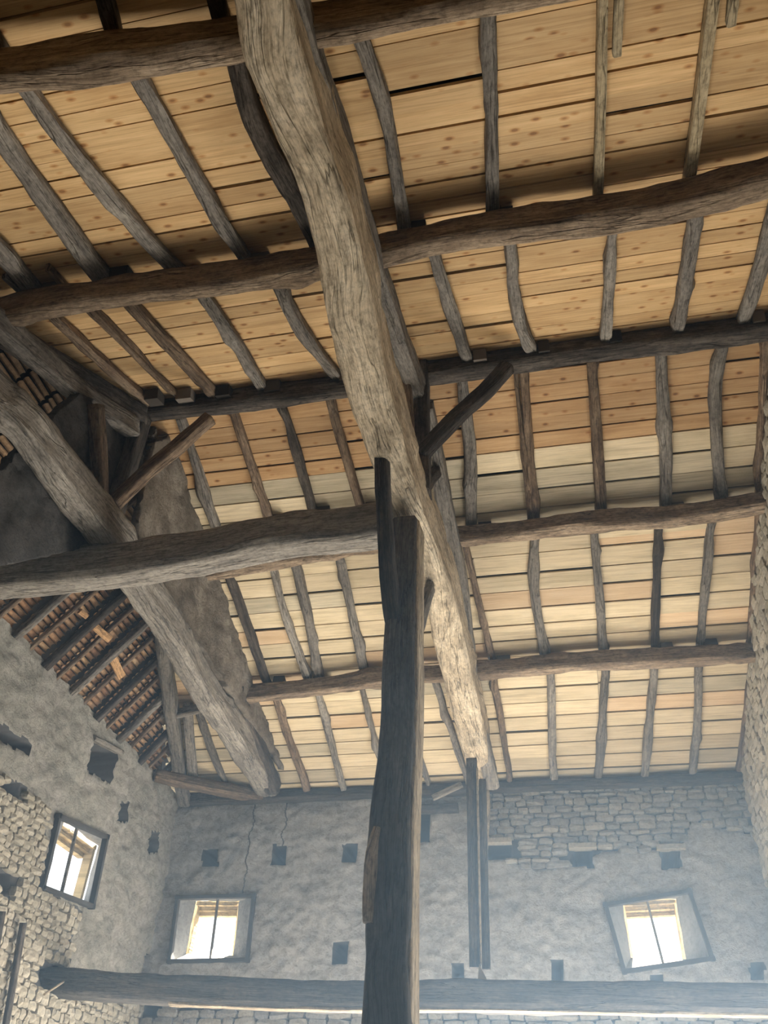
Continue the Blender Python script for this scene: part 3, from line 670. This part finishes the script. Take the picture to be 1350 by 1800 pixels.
T(timber('post_brace', fore(px([(672, 780, 28), (674, 850, 30), (679, 950, 34), (686, 1050, 34), (697, 1130, 32), (706, 1200, 22)], pu(-0.97), 0, .13), .8), M_dark, up=(0, -1, .4), rough=.01),
  'dark brace rising from the main post to the near side of the pale tie beam', 'brace')
T(timber('post_brace', px([(757, 1030, 13), (742, 1080, 13), (726, 1140, 12)], pu(-0.88), 0, .12), M_grey, up=(0, -1, .4), rough=.008),
  'short brace from the main post to the far side of the pale tie beam', 'brace')
bD = [(60, 1722, 4.9), (110, 1727, 0), (300, 1741, 0), (480, 1748, 0), (640, 1751, 0), (800, 1750, 0), (1000, 1753, 0), (1200, 1757, 0), (1380, 1760, 0)]
ptsD = []
for x, y, _ in bD:
    p = hit(x, y, (-0.095, 1, 0), 8.52); ptsD.append((Vector((p.x, p.y + .1, p.z + .015)), .26, .24))
ptsD[0] = (ptsD[1][0] + Vector((-.25, -.02, .0)), .24, .22)
fb = T(timber('floor_beam', ptsD, M_mid, rough=0.016, n=20, step=0.05, sq=4.0), 'long low floor beam crossing the bottom of the picture', 'beam')
we = timber('lit_edge', [(p + Vector((0, -.06, -.118)), .10, .03) for p, a, b in ptsD[2:]], M_pale, parent=fb, rough=.010, n=12, step=.05, sq=3); we['label'] = 'pale strip painted as the lit lower edge of the beam'  # light on the beam's underside, painted as a pale strip

# roof trusses
T(timber('king_post', px([(741, 640, 28), (742, 740, 27), (744, 870, 26)], pv(4.86), 0, .16), M_dark, up=(0, -1, 0), rough=.008), 'dark king post under the ridge beside the pale tie beam', 'post')
T(timber('strut', px([(711, 618, 17), (716, 700, 17), (724, 800, 17)], pu(-0.93), 0, .11), M_brown, up=(0, -1, 0), rough=.008), 'thin brown strut tight against the pale tie beam, left of the king post', 'strut')
T(timber('ridge_brace', px([(738, 800, 26), (800, 735, 26), (850, 690, 26), (892, 645, 26)], pv(4.80), 0, .11), M_dark, up=(0, -1, 0), rough=.01), 'dark slanting brace from the central king post up to the ridge', 'brace')
T(timber('strut', px([(742, 862, 18), (776, 812, 20)], pu(-0.84), 0, .1), M_dark, up=(0, -1, 0), rough=.008), 'short strut between central king post and the far principal rafter', 'strut')
T(timber('principal_rafter', to_front(fore(px([(505, -60, 52), (535, 60, 52), (588, 240, 52), (640, 410, 52), (672, 515, 46), (705, 610, 40), (742, 705, 34)], near, .34, .22), .8), 0.1), M_grey, rough=.016, n=16), 'grey principal rafter tucked along the right side of the pale tie beam', 'rafter')
T(timber('principal_rafter', fore(px([(748, 712, 28), (765, 800, 30), (785, 900, 34), (803, 1000, 36), (818, 1120, 32), (835, 1235, 26), (864, 1375, 30)], far, .32, .2), .85), M_grey, rough=.016, n=16), 'grey principal rafter descending right of the pale tie beam to the back wall', 'rafter')
T(timber('king_post', px([(250, 735, 26), (225, 820, 28), (192, 925, 28)], pv(4.86), 0, .16), M_dark, up=(0, -1, 0), rough=.01), 'dark king post at the left end of the ridge', 'post')
T(timber('ridge_brace', px([(200, 885, 26), (260, 828, 26), (320, 778, 24), (370, 735, 22)], pv(4.80), 0, .11), M_brown, up=(0, -1, 0), rough=.01), 'brown slanting brace with a mortise from the left king post to the ridge', 'brace')
T(timber('strut', px([(168, 712, 25), (174, 800, 25), (180, 955, 24)], pu(-3.40), 0, .12), M_brown, up=(0, -1, 0), rough=.01), 'upright brown strut under the left principal rafter', 'strut')
T(timber('principal_rafter', to_front(fore(px([(-120, 478, 50), (0, 570, 52), (80, 636, 50), (150, 694, 46), (235, 752, 40)], near, .36, .2), .62), 0.1), M_grey, rough=.018, n=16), 'grey principal rafter at the left edge above the dark hip', 'rafter')
T(timber('principal_rafter', [(Vector((-3.42, 5.0, 6.93)), .18, .2), (Vector((-3.42, 7.4, 6.15)), .18, .2), (Vector((-3.42, 9.6, 5.45 + .12)), .18, .2)], M_dark, rough=.014, n=16), 'principal rafter over the left daub panel', 'rafter')
# hip rafters
T(timber('hip_rafter', [(Vector((UA - .02, VR - .05, 7.10)), .16, .2), (Vector(((UA + UL) / 2, VR / 2 - .1, 6.30)), .16, .2), (Vector((UL + .1, 0.0, 5.62)), .16, .2)], M_dark, rough=.014), 'dark hip rafter behind the left principal rafter', 'rafter')
T(timber('hip_rafter', [(Vector((UA - .02, VR + .1, 7.08)), .15, .17), (Vector(((UA + UL) / 2, (VR + D) / 2, 6.30)), .15, .17), (Vector((UL + .12, D - .12, 5.56)), .15, .17)], M_grey, rough=.014), 'grey hip rafter dropping into the far left corner', 'rafter')
T(timber('dragon_beam', px([(272, 1362, 24), (360, 1382, 26), (460, 1400, 28)], pz(5.60), 0, .13), M_brown, rough=.012), 'short beam laid across the far left wall corner', 'beam')
T(timber('jack_purlin', px([(305, 1256, 11), (368, 1242, 13)], far, .16, .10), M_grey, rough=.008), 'short cross piece between the far hip rafter and left tie beam', 'purlin')
T(timber('hip_stud', px([(330, 1240, 16), (334, 1310, 16), (342, 1385, 16)], far, .1, .09), M_grey, rough=.008), 'grey stud beside the foot of the far hip rafter', 'post')
for i, v in enumerate(hip_v):
    smax = SH * min(1, (D - v) / (D - VR)); ordn = ('nearest', 'second', 'third', 'fourth', 'fifth', 'sixth', 'seventh', 'last')[i]
    T(timber('hip_jack_rafter', [(hip_pt(v, -.05, .05), .075, .09), (hip_pt(v, smax * .5, .05), .075, .09), (hip_pt(v, smax, .05), .075, .09)], M_grey if i % 2 else M_dark, up=(math.sin(TH), 0, -math.cos(TH)), rough=.008, n=10),
      '%s of the rafters on the tiled hip counted toward the back wall' % ordn, 'rafter', 'rafters of the tiled hip')
    if i < len(hip_v) - 1:
        vm = (v + hip_v[i + 1]) / 2; sm = SH * min(1, (D - vm) / (D - VR))
        timber('tile_batten', [(hip_pt(vm, -.05, .01), .04, .05), (hip_pt(vm, sm, .01), .04, .05)], M_brown, up=(math.sin(TH), 0, -math.cos(TH)), rough=.004, n=8, parent=ceil_l)
for (x0, y0, x1, y1, wd), lab in zip(((165, 1100, 193, 1124, 13), (195, 1152, 214, 1190, 14), (140, 1074, 153, 1084, 10)), ('fresh orange offcut nailed in the middle of the tiled hip', 'long fresh orange batten offcut, lowest on the tiled hip', 'smallest fresh orange block, highest on the tiled hip')):
    nrm = Vector((-math.sin(TH), 0, math.cos(TH))); c0 = Vector((UL, 0, ZW))
    pl = lambda x, y, o=0: hit(x, y, nrm, nrm.dot(c0) - .06)
    T(timber('wood_offcut', px([(x0, y0, wd), (x1, y1, wd)], pl, 0, .025), M_sawn, up=tuple(-nrm), rough=.002, n=8, sq=8, smooth=False), lab, 'wood')

# daub panels
def panel(name, poly, u, label, thick=.07):
    st = .03; ys = [p[0] for p in poly]; zs_ = [p[1] for p in poly]
    Y, Z = fr(min(ys), max(ys), st), fr(min(zs_), max(zs_), st); id_ = {}; V, F = [], []
    def vid(i, j):
        if (i, j) not in id_:
            y, z = Y[i], Z[j]; e = near_edge(poly, y, z)
            if not inside(poly, y, z): y, z = e[1], e[2]
            q = Vector((y, z, u)); d = .03 * noise.noise(q * 2.4) + .025 * noise.noise(q * 7) + .012 * noise.noise(q * 17)
            id_[(i, j)] = len(V); V.append(W(u + d, y, z))
        return id_[(i, j)]
    for i in range(len(Y) - 1):
        for j in range(len(Z) - 1):
            if any(inside(poly, Y[i + a], Z[j + b]) for a in (0, 1) for b in (0, 1)): F.append((vid(i, j), vid(i + 1, j), vid(i + 1, j + 1), vid(i, j + 1)))
    o = mesh(name, V, F, M_daub, None, True); s = o.modifiers.new('thickness', 'SOLIDIFY'); s.thickness = thick; s.offset = 0
    return T(o, label, 'panel')
zt = lambda v, o: ZW + (D - v) * math.tan(AR) - o
panel('daub_panel', [(5.25, 5.80), (9.2, 5.82), (9.6, zt(9.6, .03)), (7.5, zt(7.5, .03)), (5.2, zt(5.2, .03)), (4.98, 6.9), (5.05, 6.1)], -3.34, 'rough brown daub panel filling the left truss below the boards')
panel('daub_panel', [(8.5, 5.80), (9.9, 5.74), (9.95, zt(9.95, .05)), (8.2, zt(8.2, .05)), (8.15, zt(8.15, .35))], -0.80, 'grey daub infill wedged at the foot of the central truss')

dp = [(p.y, p.z) for p in (hit(x, y, (1, 0, 0), -3.5) for x, y in ((38, 778), (132, 692), (240, 735), (205, 950), (-30, 1000), (-30, 850)))]
panel('daub_panel', dp, -3.5, 'dark daub panel behind the left king post').data.materials[0] = M_darkdaub

# ------------------------------------------------------------------ rafters, bay by bay
def rafter(path, plane, label, material, wf=0.78, sq=3.2, name='rafter', rough=0.015, h=None):
    pts = px(path, plane, 0.045, h or .09, wf)
    e = 0.10                                                         # run both ends on over the purlins
    a = (pts[0][0] - pts[1][0]).normalized() * e; b = (pts[-1][0] - pts[-2][0]).normalized() * e
    pts = [(pts[0][0] + a, pts[0][1], pts[0][2])] + pts + [(pts[-1][0] + b, pts[-1][1], pts[-1][2])]
    return T(timber(name, pts, material, rough=rough, n=14, step=0.05, sq=sq, knots=0 if sq == 9 else 1.6), label, 'rafter', 'rafters under the boards')
ORD = ('first', 'second', 'third', 'fourth', 'fifth', 'sixth', 'seventh', 'eighth', 'ninth', 'tenth', 'eleventh', 'twelfth')
for where, plane, rows in BAYS:
    for i, (path, material, look) in enumerate(rows):
        rafter(path, plane, '%s rafter, %s from the left between the %s' % (look, ORD[i], where), material)
CL = bpy.data.meshes.new('cleat'); CL.from_pydata([v.co[:] for v in BOARD.vertices], [], [tuple(p.vertices) for p in BOARD.polygons]); CL.materials.append(M_dark)
ridge_beam = bpy.data.objects['ridge_beam']
for bay, par, plane in ((0, PURL[1], near), (1, ridge_beam, near), (2, PURL[2], far), (3, PURL[3], far)):
    for path, material, look in BAYS[bay][2]:
        if random.random() < 0.2: continue
        x, y, wp = path[-1]; p = plane(x + wp * 0.5 + random.uniform(6, 14), y + random.uniform(-2, 4), .065)
        o = bpy.data.objects.new('cleat', CL); COL.objects.link(o); o.parent = par
        o.matrix_world = Matrix.Translation(W(*p)) @ Matrix.Rotation(R(18.3) * (1 if plane is near else -1), 4, 'X') @ Matrix.Diagonal((random.uniform(.09, .15), random.uniform(.10, .14), .10, 1))
rafter([(1059, -20, 20), (1056, 150, 20), (1051, 352, 18)], near, 'newer pale square rafter in the upper right, left one of two', N_, .85, 9, 'rafter', .003)
rafter([(1254, -20, 22), (1228, 190, 22), (1210, 320, 20)], near, 'newer pale square rafter with knots in the upper right corner', N_, .85, 9, 'rafter', .003)
for path, lab in (([(1089, -20, 20), (1084, 95, 19)], 'short pale offcut beside the left newer rafter at the top'), ([(1290, -20, 22), (1284, 42, 20)], 'shortest pale offcut at the top right corner')):
    T(timber('wood_offcut', px(path, near, .05, .05, .8), M_new, rough=.002, sq=9, n=10), lab, 'wood')
T(timber('wood_offcut', px([(85, 470, 15), (125, 515, 15)], near, .04, .07, .75), M_brown, rough=.003, sq=8, n=8), 'short brown block standing on the second purlin at far left', 'wood')
T(timber('wood_offcut', px([(8, 485, 14), (52, 526, 14)], near, .06, .04, .75), M_grey, rough=.003, sq=8, n=8), 'thin grey stick under the leftmost rafter at the left edge', 'wood')
for path, lab in (([(178, -30, 40), (205, 70, 36)], 'dark rafter above the topmost purlin at the upper left'), ([(-15, 60, 34), (18, 112, 30)], 'dark rafter end at the left edge above the topmost purlin'), ([(375, -30, 40), (392, 40, 36)], 'dark rafter just left of the pale tie beam at the very top')):
    rafter(path, near, lab, M_dark)

# ------------------------------------------------------------------ small things by the back wall
pe = empty('prop_post', W(-0.92, 8.62, 3.35)); T(pe, 'slender double-plank prop standing on the floor beam under the pale tie beam', 'post')
inv = Matrix.Translation(-Vector(pe.location))
PV = pv(8.62)
for path, mm in (([(829, 1335, 19), (832, 1520, 20), (835, 1702, 20)], M_dark), ([(848, 1372, 13), (851, 1540, 15), (855, 1705, 15)], M_dark)):
    q = timber('plank', px(path, PV, 0, .09, .95), mm, up=(0, -1, 0), rough=.002, sq=9, n=10); q.parent = pe; q.matrix_parent_inverse = inv
q = timber('edge_strip', px([(838.5, 1350, 4), (842, 1520, 4), (845.5, 1695, 4)], lambda x, y, o=0: hit(x, y, (0, 1, 0), 8.575), 0, .02), M_pale, up=(0, -1, 0), rough=.0, sq=9, n=8); q.parent = pe; q.matrix_parent_inverse = inv
a, b, c = [W(*hit(x, y, (0, 1, 0), 8.57)) for x, y in ((842, 1694), (857, 1724), (840, 1724))]
q = mesh('foot_wedge', [a, b, c] + [p + Vector((0, .08, 0)) for p in (a, b, c)], [(0, 1, 2), (5, 4, 3), (0, 3, 4, 1), (1, 4, 5, 2), (2, 5, 3, 0)], M_pale, None, False, [(0, 0)] * 6); q.parent = pe; q.matrix_parent_inverse = inv
T(timber('bracket_post', px([(853, 1388, 17), (853, 1450, 16), (851, 1512, 8)], pv(9.86), 0, .12), M_pale, up=(0, -1, 0), rough=.012), 'pale tapering bracket under the wall end of the pale tie beam', 'post')
T(timber('lintel', px([(700, 1424, 15), (760, 1423, 15), (806, 1421, 15)], pv(9.99), 0, .1), M_dark, up=(0, -1, 0), rough=.006), 'dark timber lintel over the niche beside the main post', 'lintel')
T(timber('stick', px([(760, 1402, 10), (812, 1378, 11)], pv(9.85), 0, .05), M_ash, up=(0, -1, 0), rough=.006), 'pale stick leaning under the eaves beside the prop post', 'wood')
T(timber('lintel', px([(163, 1297, 9), (212, 1323, 9)], pu(UL + .0), 0, .08), M_ash, up=(1, 0, 0), rough=.006), 'grey lintel over the square niche in the left wall', 'lintel')
T(timber('wall_rail', px([(41, 1622, 11), (26, 1710, 11), (5, 1830, 11)], pu(UL + .08), 0, .04), M_dark, up=(1, 0, 0), rough=.002, sq=9, n=8), 'dark upright rail against the rubble in the bottom left corner', 'rail')
T(timber('wall_rail', px([(4, 1602, 11), (-6, 1660, 11), (-20, 1750, 11)], pu(UL + .08), 0, .04), M_dark, up=(1, 0, 0), rough=.002, sq=9, n=8), 'short dark rail cut by the left edge near the bottom corner', 'rail')
T(timber('stick', px([(78, 1748, 4), (135, 1710 + 0, 4)], pu(UL + .12), 0, .02), M_pale, up=(1, 0, 0), rough=.001, n=8), 'thin pale stick at the left end of the low floor beam', 'wood')
print('stones', nb, nb2, nl, nr, 'tiles', ntile)

# ------------------------------------------------------------------ added haze volumes standing in for veiling glare, thicker toward the right gable
def haze_mat(name, d0, d1):
    hm = bpy.data.materials.new(name); hm.use_nodes = True; nt = hm.node_tree; nt.nodes.clear()
    o_ = nt.nodes.new('ShaderNodeOutputMaterial'); vsn = nt.nodes.new('ShaderNodeVolumeScatter')
    vsn.inputs['Color'].default_value = (0.45, 0.7, 1.0, 1); vsn.inputs['Anisotropy'].default_value = 0.2
    sx = nt.nodes.new('ShaderNodeSeparateXYZ'); nt.links.new(nt.nodes.new('ShaderNodeNewGeometry').outputs['Position'], sx.inputs[0])
    mr = nt.nodes.new('ShaderNodeMapRange'); mr.inputs[1].default_value = -3.0; mr.inputs[2].default_value = 1.5; mr.inputs[3].default_value = d0; mr.inputs[4].default_value = d1
    nt.links.new(sx.outputs[0], mr.inputs[0]); nt.links.new(mr.outputs[0], vsn.inputs['Density'])
    nt.links.new(vsn.outputs[0], o_.inputs['Volume']); return hm
for c, sz, d, lab in (((((UL + UR) / 2), 8.53, 2.65), (UR - UL - .02, 2.7, 5.2), (.006, .03), 'thin bluish haze added as glare in front of the back wall'),
                      ((((UL + UR) / 2), 4.85, 2.0), (UR - UL - .02, 4.6, 3.9), (.014, .06), 'thin bluish haze added as glare low around the main post'),
                      ((((UL + UR) / 2), 1.42, 1.25), (UR - UL - .02, 2.2, 2.4), (.015, .07), 'thin bluish haze added as glare close to the floor in front of the main post')):
    hz = box('haze', c, sz, ((1, SKEW, 0), (0, 1, 0), (0, 0, 1)), haze_mat('glare_haze', *d)); tag(hz, lab, 'haze', None, 'stuff')
S.cycles.volume_bounces = 1; S.cycles.volume_step_rate = 6.0
